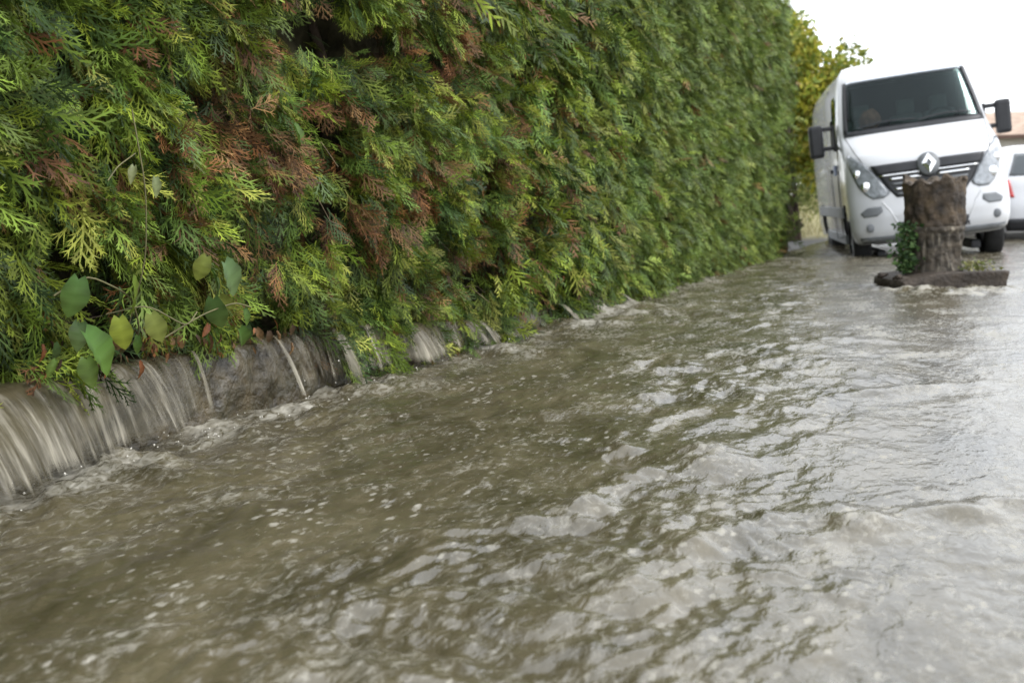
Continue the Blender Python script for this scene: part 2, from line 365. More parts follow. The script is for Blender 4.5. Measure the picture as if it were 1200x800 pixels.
# ------------------------------------------------------------------ thuja hedge
def spray_template(nb, sub, seed, seg_w=.020):
    """a flat, fern-like conifer spray, 1 unit long along +x, in the xy plane with droop in z"""
    r = random.Random(seed); V = []; F = []; K = []; tone = [1.0]
    droop = r.uniform(.10, .30); bend = r.uniform(-.12, .12)
    def P(x, y): return (x, y+bend*x*x, -droop*x*x-.22*abs(y)*abs(y)*1.5)
    def strip(a, b, wa, wb, mid=True):
        dx, dy = b[0]-a[0], b[1]-a[1]; L = math.hypot(dx, dy)+1e-9; nx, ny = -dy/L, dx/L; i = len(V)
        if mid:
            c = (a[0]+dx*.55, a[1]+dy*.55); wm = (wa+wb)*.62
            V.extend([P(a[0]+nx*wa, a[1]+ny*wa), P(a[0]-nx*wa, a[1]-ny*wa), P(c[0]+nx*wm, c[1]+ny*wm), P(c[0]-nx*wm, c[1]-ny*wm), P(b[0], b[1])])
            F.extend([(i, i+1, i+3), (i, i+3, i+2), (i+2, i+3, i+4)])
        else:
            V.extend([P(a[0]+nx*wa, a[1]+ny*wa), P(a[0]-nx*wa, a[1]-ny*wa), P(b[0], b[1])]); F.append((i, i+1, i+2))
    base_strip = strip
    def strip(*a):
        n0 = len(V); base_strip(*a); K.extend([tone[0]]*(len(V)-n0))
    strip((0, 0), (.5, 0), .016, .014); strip((.46, 0), (1, 0), .017, .008)
    for k in range(nb):
        t = .10+.84*(k+r.uniform(-.35, .35))/(nb-1); s = 1 if k % 2 else -1
        L = (.52*(1-t)**.7+.08)*r.uniform(.6, 1.25); a = RAD(r.uniform(24, 44))*s
        tone[0] = r.choice((.45, .62, .8, 1.0, 1.15, 1.4))
        b = (t+L*math.cos(a), L*math.sin(a)); strip((t, 0), b, seg_w*.8, seg_w*.6)
        for j in range(sub):
            f = .3+.6*(j+.3)/sub; q = (t+(b[0]-t)*f, b[1]*f); l2 = L*(.42-.15*f)*r.uniform(.7, 1.2)
            for sg in ((1, -1) if sub > 1 else (s,)):
                a2 = a+sg*RAD(r.uniform(30, 48)); strip(q, (q[0]+l2*math.cos(a2), q[1]+l2*math.sin(a2)), seg_w*.75, 0, False)
    T = np.array(V); k_ = np.array(K)*(.80+.55*np.clip(T[:, 0]*.6+np.abs(T[:, 1])*.9, 0, 1))     # young tips are paler
    return T, np.array(F), k_
NEAR_T = [spray_template(12, 2, 100+k, .0155) for k in range(6)]
FAR_T = [spray_template(9, 0, 200+k, .030) for k in range(5)]

def normed(a): return a/(np.linalg.norm(a, axis=-1, keepdims=True)+1e-9)
def frames(ax, nrm):
    ax = normed(ax); n = normed(nrm-(nrm*ax).sum(-1, keepdims=True)*ax); y = np.cross(n, ax)
    return np.stack([ax, y, n], -1)                 # columns
PAL = np.array([(.142, .182, .020), (.098, .146, .020), (.066, .110, .020), (.032, .062, .016), (.190, .203, .036), (.062, .100, .030)])
BROWN = np.array([(.20, .090, .032), (.15, .080, .030), (.22, .125, .045), (.12, .055, .024)])
def spray_colors(y, z, n, far):
    c = 1.04*PAL[rng.choice(6, n, p=[.25, .25, .18, .08, .12, .12])]
    # fresh growth gathers in patches, dead brown scale leaf in others
    fresh = sstep(-.2, .45, pnoise(y*2.3, z*3.1, 300))[:, None]; c = c*(.75+.65*fresh); c = c+(np.array([.118, .160, .045])*rng.uniform(.7, 1.4, (n, 1))-c)*(.45*sstep(5, 9, y))[:, None]  # far sprays blended paler, painting in haze and sky light
    br = .03+.46*sstep(.0, .5, pnoise(y*2.6+1, z*3.2, 303))*sstep(6.2, 4.6, y)*sstep(2.3, 3.0, y)+.25*sstep(.2, .55, pnoise(y*1.7+3, z*2.6, 301))*sstep(6.5, 3.8, y)+.03*sstep(.2, .6, pnoise(y*1.1, z*2, 302))
    br = (br*sstep(.0, .5, z)+.03)*(1-.7*sstep(5.5, 7.5, y))
    dead = rng.random(n) < br
    c[dead] = BROWN[rng.choice(4, dead.sum())]*rng.uniform(.55, 1.05, (dead.sum(), 1))
    return c*rng.uniform(.75, 1.25, (n, 1))
def hedge_low(y):
    """height of the fringe above the water"""
    return .30-.05*sstep(2.5, 3.0, y)-.19*sstep(2.75, 3.5, y)-.05*sstep(4, 6.5, y)-.02*sstep(7, 11, y)+.035*pnoise(y*2.6, y*0, 310)+.02*pnoise(y*7, y*0, 311)+.07*sstep(2.05, 2.25, y)*sstep(2.95, 2.75, y)
def hedge_face(y, z):
    b = .085*pnoise(y*1.15, z*1.2, 320)+.060*pnoise(y*2.9, z*2.6, 321)
    return WX+.06+b-.12*sstep(.75, .2, z-hedge_low(y)+.25)*(1-.75*sstep(2.7, 3.3, y))+.02*z-.03*sstep(7, 12, y)
def foliage_points(n, y0, y1, z0, z1, power=1.0):
    u = rng.random(n); y = y0+(y1-y0)*u**power; lo = np.maximum(hedge_low(y), z0)
    z = lo+(z1-lo)*rng.random(n)
    hole = sstep(.02, .36, pnoise(y*3.4, z*3.8, 330))*sstep(9, 5, y)
    hole = np.maximum(hole, .9*sstep(.1, .4, pnoise(y*2.2+5, z*3.0, 331))*sstep(4.5, 2.6, y)*sstep(1.0, .5, z))
    keep = rng.random(n) > hole*.93
    y, z, hole = y[keep], z[keep], hole[keep]
    dep = rng.exponential(.065, len(y))+hole*rng.uniform(.10, .30, len(y))
    x = hedge_face(y, z)-np.minimum(dep, .42)
    return np.stack([x, y, z], -1)
def orient(p, down=.75):
    n = len(p)
    sway = np.stack([pnoise(p[:, 1]*2.1, p[:, 2]*2.1, 340), pnoise(p[:, 1]*2.3, p[:, 2]*2.2, 341)], -1)
    ax = np.stack([np.full(n, .62)+.25*rng.normal(size=n), .55*sway[:, 0]*1.6+.50*rng.normal(size=n)+.1, -down+.5*sway[:, 1]+.42*rng.normal(size=n)], -1)
    nr = np.stack([.55+.5*rng.normal(size=n), -.15+.6*rng.normal(size=n), .45+.5*rng.normal(size=n)], -1)
    return frames(ax, nr)
def bake(temps, p, R_, sc, col):
    Vs = []; Fs = []; Cs = []; off = 0
    which = rng.integers(0, len(temps), len(p))
    for k, tp in enumerate(temps):
        tv, tf = tp[0], tp[1]
        s = which == k; n = s.sum()
        if not n: continue
        V = np.einsum('nij,mj->nmi', R_[s], tv)*sc[s][:, None, None]+p[s][:, None]
        tip = (tp[2] if len(tp) > 2 else .86+.36*np.clip(tv[:, 0]*.6+np.abs(tv[:, 1])*.8, 0, 1))[None, :, None]
        Cs.append(np.broadcast_to(col[s][:, None]*tip, V.shape).reshape(-1, 3)); Vs.append(V.reshape(-1, 3))
        Fs.append((tf[None]+(np.arange(n)*len(tv))[:, None, None]+off).reshape(-1, 3)); off += n*len(tv)
    return np.concatenate(Vs), np.concatenate(Fs), np.clip(np.concatenate(Cs), 0, 1)

HEDGE_END, HEDGE_H = 13.7, 3.15
hedge = empty('hedge', (-2.8, 6, 0))
tag(hedge, 'tall dense green conifer hedge with brown dead patches along the flooded road', 'hedge')
HOFF = np.array([-2.8, 6, 0])
def make_hedge():
    near = foliage_points(12500, .7, 5.0, .0, 1.75, 1.15)
    upper = foliage_points(2600, .3, 5.0, 1.72, HEDGE_H)
    far = foliage_points(27000, 4.9, HEDGE_END, 0, HEDGE_H, 1.15)
    back = np.stack([-3.35+rng.normal(size=1200)*.08, rng.uniform(.3, HEDGE_END, 1200), rng.uniform(.2, HEDGE_H, 1200)], -1)
    endc = np.stack([rng.uniform(-3.4, -2.2, 900), HEDGE_END+rng.normal(size=900)*.08, rng.uniform(.0, HEDGE_H, 900)], -1)
    topc = np.stack([rng.uniform(-3.4, -2.25, 1800), rng.uniform(.3, HEDGE_END, 1800), HEDGE_H+rng.normal(size=1800)*.06], -1)
    # the nearest, outermost sprays are objects of their own
    o_ = near[:, 0]-hedge_face(near[:, 1], near[:, 2]); cand = np.where((near[:, 1] > 1.5) & (near[:, 1] < 4.3) & (o_ > -.035))[0]
    pick = cand[np.argsort(near[cand, 1]+rng.random(len(cand))*2.2)[:290]]
    protos = []
    cols = 1.15*spray_colors(near[pick, 1], near[pick, 2], len(pick), False)
    for k in range(14):
        tv, tf, tk = NEAR_T[k % len(NEAR_T)]; c = cols[k*len(cols)//14]
        tip = tk[:, None]
        me = np_mesh('spray', tv, tf, np.clip(c*tip, 0, 1)); me.materials.append(M_FOL); protos.append((c, me))
    Rp = orient(near[pick]); pc = np.array([c for c, _ in protos])
    for k, i in enumerate(pick):
        j = np.argsort(((pc-cols[k])**2).sum(1))[rng.integers(0, 3)]
        o = bpy.data.objects.new('spray', protos[j][1]); C.objects.link(o); o.parent = hedge
        M_ = Matrix(Rp[k].tolist()).to_4x4() @ Matrix.Diagonal([rng.uniform(.13, .235)]*3+[1]); M_.translation = Vector((near[i]-HOFF).tolist()); o.matrix_local = M_
    near = np.delete(near, pick, 0)
    V, F, Cc = bake(NEAR_T, near-HOFF, orient(near), rng.uniform(.085, .20, len(near)), spray_colors(near[:, 1], near[:, 2], len(near), False))
    o = link('foliage', np_mesh('foliage', V, F, Cc), M_FOL, hedge); tag(o, kind='stuff')
    p = np.concatenate([upper, far, back, endc, topc]); R_ = orient(p)
    nb = len(back); a = len(upper)+len(far)
    R_[a:a+nb] = frames(np.stack([-np.ones(nb), rng.normal(size=nb)*.5, rng.normal(size=nb)*.5], -1), rng.normal(size=(nb, 3)))
    ne = len(endc); R_[a+nb:a+nb+ne] = frames(np.stack([rng.normal(size=ne)*.5, np.ones(ne), rng.normal(size=ne)*.5-.2], -1), rng.normal(size=(ne, 3)))
    ntp = len(topc); R_[-ntp:] = frames(np.stack([rng.normal(size=ntp)*.5, rng.normal(size=ntp)*.5, np.ones(ntp)], -1), rng.normal(size=(ntp, 3)))
    sc = rng.uniform(.10, .20, len(p)); sc[:len(upper)] *= 1.35; sc[a:] *= 1.6
    V, F, Cc = bake(FAR_T, p-HOFF, R_, sc, spray_colors(p[:, 1], p[:, 2], len(p), True))
    o = link('foliage', np_mesh('foliage', V, F, Cc), M_FOL, hedge); tag(o, kind='stuff')
    # solid dark core added to block light leaks and darken the gaps
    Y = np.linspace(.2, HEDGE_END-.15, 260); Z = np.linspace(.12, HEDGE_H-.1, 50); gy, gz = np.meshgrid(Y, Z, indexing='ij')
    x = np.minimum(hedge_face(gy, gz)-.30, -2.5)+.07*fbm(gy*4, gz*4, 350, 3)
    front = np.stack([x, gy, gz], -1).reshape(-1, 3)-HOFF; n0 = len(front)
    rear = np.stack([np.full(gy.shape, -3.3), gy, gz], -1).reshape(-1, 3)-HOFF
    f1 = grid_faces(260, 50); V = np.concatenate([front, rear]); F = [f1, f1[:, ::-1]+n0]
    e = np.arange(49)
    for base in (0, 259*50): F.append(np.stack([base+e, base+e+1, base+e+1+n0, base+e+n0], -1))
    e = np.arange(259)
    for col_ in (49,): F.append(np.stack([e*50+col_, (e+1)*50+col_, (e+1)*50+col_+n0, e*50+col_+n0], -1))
    link('dark_core', np_mesh('dark_core', V, np.concatenate(F), smooth=True), M_CORE, hedge)
    for k, y in enumerate(np.arange(1.2, HEDGE_END-.2, .62)):
        y += random.uniform(-.12, .12); pts = [(-2.62+.04*random.gauss(0, 1)+.02*t-2.8*0, y+.05*math.sin(t*2+k), .05+t*.5) for t in np.linspace(0, 5, 9)]
        tube('stem', np.array(pts)-HOFF, np.linspace(.032, .014, 9), M_BARK, hedge, 7)
    # bare side twigs that show in the gaps
    for k in range(46):
        y = random.uniform(1.5, 6); z = random.uniform(.25, 1.2); a = random.uniform(-.8, .8); L = random.uniform(.15, .32)
        pts = [(-2.58+L*1.1*t, y+a*L*t+.05*t*t, z+random.uniform(-.05, .05)+.10*math.sin(t*2.2)-.06*t*t) for t in np.linspace(0, 1, 6)]
        tube('twig', np.array(pts)-HOFF, np.linspace(.0042, .0012, 6), M_TWIG if k % 3 else M_BARK, hedge, 4)
make_hedge()

# ------------------------------------------------------------------ bindweed climbing in the hedge foot
def leaf_mesh(name, col, cup=.18):
    n = 13; V = []; Cc = []
    out = []
    for k in range(n):
        t = k/(n-1); wv = .46*math.sin(math.pi*min(1, t*.93+.07))**.75*(1-.28*t)+.008*(k % 2)
        out.append((t, wv if k not in (n-1,) else .0))
    for s in (1, 0, -1):
        for t, wv in out:
            back = -.13*math.exp(-((t)/.10)**2)*abs(s)
            V.append((t+back, s*wv, cup*abs(s)*wv-.32*t*t+.02*math.sin(t*22)*abs(s)))
            Cc.append(np.array(col)*(1.25 if s == 0 else .85+.3*math.sin(t*17))+np.array((.03, .02, 0))*t)
    F = grid_faces(3, n)
    return np_mesh(name, np.array(V), F, np.clip(np.array(Cc), 0, 1), smooth=True)
def make_bindweed():
    base = Vector((-2.42, 2.3, .27))
    root = empty('bindweed_vine', base); tag(root, 'broad-leaved green vine climbing at the foot of the conifer hedge', 'vine')
    spots = [((-2.19, 2.18, .54), .115, (.13, .19, .03), (-.3, .5, -.8)), ((-2.20, 2.00, .56), .10, (.06, .12, .03), (-.1, -.3, -.9)),
             ((-2.17, 2.55, .57), .115, (.09, .15, .06), (.1, .4, -.8)), ((-2.16, 1.97, .42), .125, (.06, .13, .025), (.3, .4, -.8)),
             ((-2.17, 2.10, .445), .085, (.20, .24, .035), (.1, .0, -1)), ((-2.2, 2.52, .46), .10, (.06, .11, .03), (0, .2, -1)),
             ((-2.19, 2.24, .44), .085, (.17, .20, .05), (.2, .25, -1)), ((-2.22, 3.02, 1.02), .09, (.07, .13, .025), (.2, .3, -.8)),
             ((-2.19, 2.22, .86), .05, (.15, .17, .08), (.2, -.5, -.7)), ((-2.19, 2.30, .83), .055, (.13, .16, .07), (.3, -.3, -.8))]
    rl = random.Random(5)
    for k in range(13):
        spots.append(((-2.25+rl.uniform(-.02, .05), 1.92+.85*rl.random(), .34+.26*rl.random()), rl.uniform(.04, .08), rl.choice([(.06, .12, .025), (.09, .15, .03), (.16, .19, .04), (.05, .09, .03)]), (rl.uniform(-.3, .6), rl.gauss(0, .5), -.8)))
    for p, s, c, ax in spots:
        me = leaf_mesh('leaf', c, rl.uniform(.15, .55)); o = link('leaf', me, M_LEAF, root)
        R_ = frames(np.array([ax]), np.array([[.85+rl.gauss(0, .2), -.45+rl.gauss(0, .45), .35+rl.gauss(0, .35)]]))[0]
        M_ = Matrix(R_.tolist()).to_4x4() @ Matrix.Diagonal((s*1.05, s*(.9 if s > .06 else .6), s, 1)); M_.translation = Vector(p)-base+Vector((.02, 0, 0)); o.matrix_local = M_
    b = np.array(base)
    def vine(pts, r_):
        pts = np.array(pts)-b; t = np.linspace(0, len(pts)-1, len(pts)*5); P = np.stack([np.interp(t, np.arange(len(pts)), pts[:, k]) for k in range(3)], -1)
        for _ in range(3): P[1:-1] = (P[:-2]+2*P[1:-1]+P[2:])/4
        tube('stem', P, r_, M_VINE, root, 5)
    vine([(-2.42, 2.3, .27), (-2.25, 2.28, .38), (-2.2, 2.2, .50), (-2.2, 2.05, .57), (-2.22, 1.95, .52)], .0028)
    vine([(-2.22, 2.34, .36), (-2.17, 2.46, .42), (-2.18, 2.62, .44), (-2.22, 2.75, .41)], .0026)
    vine([(-2.25, 2.15, .45), (-2.18, 2.24, .47), (-2.15, 2.36, .39), (-2.16, 2.42, .43)], .0022)
    vine([(-2.3, 2.28, .4), (-2.2, 2.27, .6), (-2.17, 2.26, .8), (-2.18, 2.24, 1.02)], .0022)
    vine([(-2.2, 2.26, .9), (-2.17, 2.16, .86), (-2.17, 2.12, .82)], .002)
M_VINE = simple('vine_stem', (.12, .11, .05), .6, .3, var=.3, scale=20)
make_bindweed()
# red-brown dead leaf litter hanging over the wall
def make_litter():
    k = 0
    labs = ['largest tuft of red-brown dead leaves, on the wall edge just past the vine', 'red-brown dead leaves hanging in front of the first narrow stream of water', 'dead brown leaves right under the big green leaf of the vine', 'small tuft of dead leaves under the arching bare vine stem', 'small brown leaf tuft where the low wall sinks towards the water']
    for kk, (yc, zc, n) in enumerate(((2.72, .30, 16), (2.95, .26, 12), (2.15, .31, 20), (2.45, .32, 26), (5.6, .22, 10))):
        root = empty('dead_leaf_tuft', (WX, yc, zc))
        tag(root, labs[kk], 'leaf litter', 'dead leaf tufts on the wall edge')
        for j in range(n):
            c = random.choice([(.20, .075, .035), (.24, .10, .045), (.10, .05, .03), (.17, .10, .05), (.07, .045, .03)])
            me = leaf_mesh('leaf', c, .3); o = link('leaf', me, M_LEAF, root); s = random.uniform(.018, .055)
            R_ = frames(np.array([[random.uniform(-.1, .5), random.gauss(0, .5), -1]]), np.array([[.9, random.gauss(0, .6), random.gauss(0, .4)]]))[0]
            M_ = Matrix(R_.tolist()).to_4x4() @ Matrix.Diagonal((s, s*random.uniform(.25, .8), s*random.uniform(.5, 2), 1)); M_.translation = Vector((random.uniform(-.02, .09), random.gauss(0, .09), random.uniform(-.025, .08))); o.matrix_local = M_
make_litter()

# ------------------------------------------------------------------ weathered stone pillar standing in the water
M_STONE = simple('old_stone', (.072, .058, .042), .7, .4, var=.7, scale=13, bump=1.0, bscale=26, dirt=(.03, .026, .020), dirtamt=.95)
M_STONE2 = simple('old_stone_dark', (.050, .038, .028), .7, .4, var=.5, scale=11, bump=1.0, bscale=30, dirt=(.03, .024, .02), dirtamt=.8)
def add_streaks(m, col, amt):
    n = m.node_tree; b = n.nodes['Principled BSDF']; src = b.inputs['Base Color'].links[0].from_socket
    tc = n.nodes.new('ShaderNodeTexCoord'); mp = n.nodes.new('ShaderNodeMapping'); mp.inputs['Scale'].default_value = (1, 1, .13); n.links.new(tc.outputs['Object'], mp.inputs['Vector'])
    z = n.nodes.new('ShaderNodeTexNoise'); z.inputs['Scale'].default_value = 26; z.inputs['Detail'].default_value = 4; n.links.new(mp.outputs[0], z.inputs['Vector'])
    r = n.nodes.new('ShaderNodeMapRange'); r.inputs['From Min'].default_value = .54; r.inputs['From Max'].default_value = .70; r.inputs['To Max'].default_value = amt; n.links.new(z.outputs['Fac'], r.inputs['Value'])
    x = n.nodes.new('ShaderNodeMix'); x.data_type = 'RGBA'; n.links.new(r.outputs[0], x.inputs[0]); n.links.new(src, x.inputs[6]); x.inputs[7].default_value = rgba(col); n.links.new(x.outputs[2], b.inputs['Base Color'])
add_streaks(M_STONE, (.24, .21, .16), .75)
M_RUST = simple('rusty_stone', (.075, .054, .034), .7, .4, var=.8, scale=11, bump=1.0, bscale=24, dirt=(.022, .018, .015), dirtamt=.95)
M_MOSS = foliage_mat('moss_leaf', .6, .25)
def lathe_rough(name, prof, n, mat, parent, rough, seed, groove=0, rim=None, z0g=0, z1g=1):
    prof = np.array(prof); t = np.linspace(0, 1, len(prof)); T = np.linspace(0, 1, 46)
    r = np.interp(T, t, prof[:, 0]); z = np.interp(T, t, prof[:, 1]); th = np.linspace(0, 2*math.pi, n, endpoint=False)
    R_, TH = np.meshgrid(r, th, indexing='ij'); Z = np.meshgrid(z, th, indexing='ij')[0]
    cx, cy = np.cos(TH), np.sin(TH)
    nz = fbm(cx*3+7, Z*6+cy*3, seed, 4)+.6*fbm(cy*5, Z*9+cx*4, seed+5, 3)
    g = 0
    if groove:
        g = groove*np.abs(np.sin(TH*9+2.6*pnoise(cx*3, Z*3+cy, seed+9)))*(.5+.9*pnoise(cx*4+2, cy*4+Z*5, seed+12))*sstep(z0g, z0g+.04, Z)*sstep(z1g, z1g-.04, Z)
    RR = R_*(1+rough*nz)-g*(R_ > .05)
    if rim is not None: Z = Z-rim*sstep(prof[:, 1].max()-.10, prof[:, 1].max(), Z)*(.5+pnoise(TH*1.6, TH*0+.3, seed+3)+.3*pnoise(TH*5, TH*0, seed+4))
    V = np.stack([RR*cx, RR*cy, Z], -1).reshape(-1, 3)
    i, j = np.meshgrid(np.arange(45), np.arange(n), indexing='ij')
    F = np.stack([i*n+j, i*n+(j+1) % n, (i+1)*n+(j+1) % n, (i+1)*n+j], -1).reshape(-1, 4)
    return link(name, np_mesh(name, V, F, smooth=True), mat, parent)
def make_pillar():
    root = empty('stone_pillar', (-.335, 8.86, 0), (0, 0, RAD(24)))
    tag(root, 'squat weathered brown stone pillar on a broad slab standing in the floodwater', 'pillar')
    lathe_rough('shaft', [(.02, -.02), (.218, -.02), (.215, .1), (.208, .25), (.212, .38), (.215, .44)], 90, M_STONE, root, .065, 400, .03, None, .12, .40)
    lathe_rough('band', [(.2, .415), (.220, .42), (.228, .44), (.224, .462), (.2, .467)], 80, M_STONE, root, .035, 410)
    lathe_rough('drum', [(.20, .455), (.212, .46), (.220, .58), (.228, .74), (.232, .86), (.222, .885), (.20, .88), (.12, .83), (.02, .82)], 90, M_RUST, root, .085, 420, 0, .09)
    # slab: rough block with worn edges
    bm = bmesh.new(); bm_box(bm, Vector((.0, -.06, .015)), (.80, .72, .20), .025)
    bmesh.ops.subdivide_edges(bm, edges=bm.edges[:], cuts=5, use_grid_fill=True)
    for v in bm.verts:
        n = float(fbm(v.co.x*5+v.co.z*3, v.co.y*5+v.co.z*4, 430, 3)); v.co += Vector((v.co.x, v.co.y, 0)).normalized()*.03*n; v.co.z += .016*n
        if v.co.x < -.1: v.co.z -= .05*min(1, (-.1-v.co.x)/.3)*(v.co.z > .02)
    from_bm('slab', bm, M_STONE2, root)
    # broken rubble stones of the left corner
    for k in range(9):
        bm = bmesh.new(); bmesh.ops.create_icosphere(bm, subdivisions=2, radius=random.uniform(.02, .042))
        sd_ = random.random()*50
        for v in bm.verts: v.co *= 1+.5*float(pnoise(v.co.x*32+sd_, v.co.y*22+v.co.z*15)); v.co.z *= .6
        bmesh.ops.translate(bm, verts=bm.verts[:], vec=(random.uniform(-.54, -.25), random.uniform(-.36, -.1), random.uniform(.05, .10)))
        from_bm('stone', bm, M_STONE2, root)
    def leaves(name, cx, cy, cz, sx, sy, sz, n, size, pal, label, cat):
        t = empty(name, root.matrix_basis @ Vector((cx, cy, cz-sz))); tag(t, label, cat)
        p = np.stack([rng.normal(size=n)*sx, rng.normal(size=n)*sy, rng.uniform(-1, 1, n)*sz+sz], -1)
        tv = np.array([(0, 0, 0), (.5, .28, .06), (1, 0, -.1), (.5, -.28, .06)]); tf = np.array([(0, 1, 2), (0, 2, 3)])
        R_ = frames(rng.normal(size=(n, 3))*[1, 1, .6]+[0, -.3, -.2], rng.normal(size=(n, 3))+[0, -.8, .6])
        col = np.array(pal)[rng.integers(0, len(pal), n)]*rng.uniform(.7, 1.3, (n, 1))
        V, F, Cc = bake([(tv, tf)], p, R_, rng.uniform(.6, 1.3, n)*size, col)
        o = link('foliage', np_mesh('foliage', V, F, Cc), M_MOSS, t); tag(o, kind='stuff')
        for k in range(4): tube('stem', np.array([(rng.normal()*sx*.5*q, rng.normal()*sy*.3, q*sz*1.7) for q in np.linspace(0, 1, 5)]), .004, M_VINE, t, 4)
    bpy.context.view_layer.update()
    leaves('ivy', -.25, -.09, .31, .045, .055, .19, 440, .05, [(.05, .10, .03), (.08, .14, .04), (.03, .07, .02)], 'dark green ivy clinging to the side of the stone pillar', 'ivy')
    leaves('weed_clump', .24, -.20, .16, .07, .05, .035, 160, .035, [(.20, .21, .06), (.26, .25, .10), (.12, .15, .04)], 'yellow-green weeds growing on the slab of the stone pillar', 'weed')
make_pillar()

# ------------------------------------------------------------------ white van
M_PAINT = simple('white_paint', (.56, .57, .59), .25, .5, var=.03, scale=3, coat=.6, dirt=(.60, .59, .56), dirtamt=.35)
M_PLASTIC = simple('black_plastic', (.022, .023, .026), .45, .4, var=.2)
M_GREYP = simple('grey_plastic', (.16, .17, .18), .5, .4, var=.15)
M_CHROME = simple('chrome', (.78, .79, .80), .12, .5, metal=1, var=.03)
M_RUB = simple('tyre_rubber', (.02, .02, .02), .8, .3, var=.3, scale=30)
M_RIM = simple('wheel_steel', (.35, .36, .37), .35, .5, metal=.7, var=.1)
M_INT = simple('cab_trim', (.03, .03, .033), .8, .2, var=.3)
M_RED = simple('red_lamp', (.45, .03, .025), .2, .5, var=.1, coat=.5)
M_CLOTH = simple('reddish_cloth', (.55, .22, .16), .9, .2, var=.4, scale=20)
M_PLATE = simple('plate_white', (.7, .7, .68), .4, .4, var=.04)
M_BLUE = simple('blue_sticker', (.06, .11, .26), .4, .4, var=.1)
def glass_mat(name, tint, mixv):
    m, n, b, out = mat_base(name)
    gl = n.nodes.new('ShaderNodeBsdfGlossy'); gl.inputs['Roughness'].default_value = .02; gl.inputs['Color'].default_value = (.9, .95, 1, 1)
    tr = n.nodes.new('ShaderNodeBsdfTransparent'); tr.inputs['Color'].default_value = rgba(tint)
    nz = n.nodes.new('ShaderNodeTexNoise'); nz.inputs['Scale'].default_value = 2
    fr = n.nodes.new('ShaderNodeFresnel'); fr.inputs['IOR'].default_value = 1.25
    ad = n.nodes.new('ShaderNodeMath'); ad.operation = 'MULTIPLY_ADD'; n.links.new(nz.outputs['Fac'], ad.inputs[0]); ad.inputs[1].default_value = mixv; n.links.new(fr.outputs[0], ad.inputs[2])
    mx = n.nodes.new('ShaderNodeMixShader'); n.links.new(ad.outputs[0], mx.inputs[0]); n.links.new(tr.outputs[0], mx.inputs[1]); n.links.new(gl.outputs[0], mx.inputs[2]); n.links.new(mx.outputs[0], out.inputs['Surface'])
    return m
M_GLASS = glass_mat('window_glass', (.52, .60, .57), .0)
M_LENS = simple('lamp_lens', (.24, .26, .28), .08, .6, var=.35, scale=18, coat=1, bump=.5, bscale=30)

class Nose:
    """vehicle shell: horizontal sections (superellipse nose, straight flanks) stacked in z"""
    def __init__(s, prof, n=2.7): s.p = np.array(prof); s.n = n            # rows: z, half width, front y, corner depth
    def at(s, z): return [np.interp(z, s.p[:, 0], s.p[:, k]) for k in (1, 2, 3)]
    def y(s, x, z):
        w_, y0, d = s.at(z); u = np.clip(np.abs(x)/w_, 0, .9995); return y0+d*(1-(1-u**s.n)**(1/s.n))
    def P(s, x, z, off=0.):
        e = .004; x = np.asarray(x, float); z = np.asarray(z, float); y = s.y(x, z)
        if off == 0: return np.stack([x, y, z], -1)
        gx = (s.y(x+e, z)-s.y(x-e, z))/(2*e); gz = (s.y(x, z+e)-s.y(x, z-e))/(2*e)
        nr = np.stack([gx, -np.ones_like(gx), gz], -1); nr = nr/np.linalg.norm(nr, axis=-1, keepdims=True)
        return np.stack([x, y, z], -1)+nr*off
def patch(name, nose, left, right, zs, mat, parent, off=.006, nx=14, thick=.012, mirror=1):
    """panel laid on the nose between two outline curves x=left(z), right(z); has thickness"""
    zs = np.asarray(zs); t = np.linspace(0, 1, nx)
    X = np.stack([np.interp(t, [0, 1], [left(z), right(z)]) for z in zs])*mirror; Z = np.repeat(zs[:, None], nx, 1)
    A = nose.P(X, Z, off); B = nose.P(X, Z, off-thick); nr, nc = X.shape
    V = np.concatenate([A.reshape(-1, 3), B.reshape(-1, 3)]); k = nr*nc; f = grid_faces(nr, nc); F = [f, f[:, ::-1]+k]
    ring = list(range(nc))+[r_*nc+nc-1 for r_ in range(1, nr)]+[(nr-1)*nc+c for c in range(nc-2, -1, -1)]+[r_*nc for r_ in range(nr-2, 0, -1)]
    ring = np.array(ring); nx2 = np.roll(ring, -1); F.append(np.stack([ring, ring+k, nx2+k, nx2], -1))
    me = np_mesh(name, V, np.concatenate(F), smooth=False); o = link(name, me, mat, parent)
    bm = bmesh.new(); bm.from_mesh(me); bmesh.ops.recalc_face_normals(bm, faces=bm.faces[:]); bm.to_mesh(me); bm.free()
    return o
def curve(pts):
    p = np.array(sorted(pts)); return lambda z: float(np.interp(z, p[:, 0], p[:, 1]))
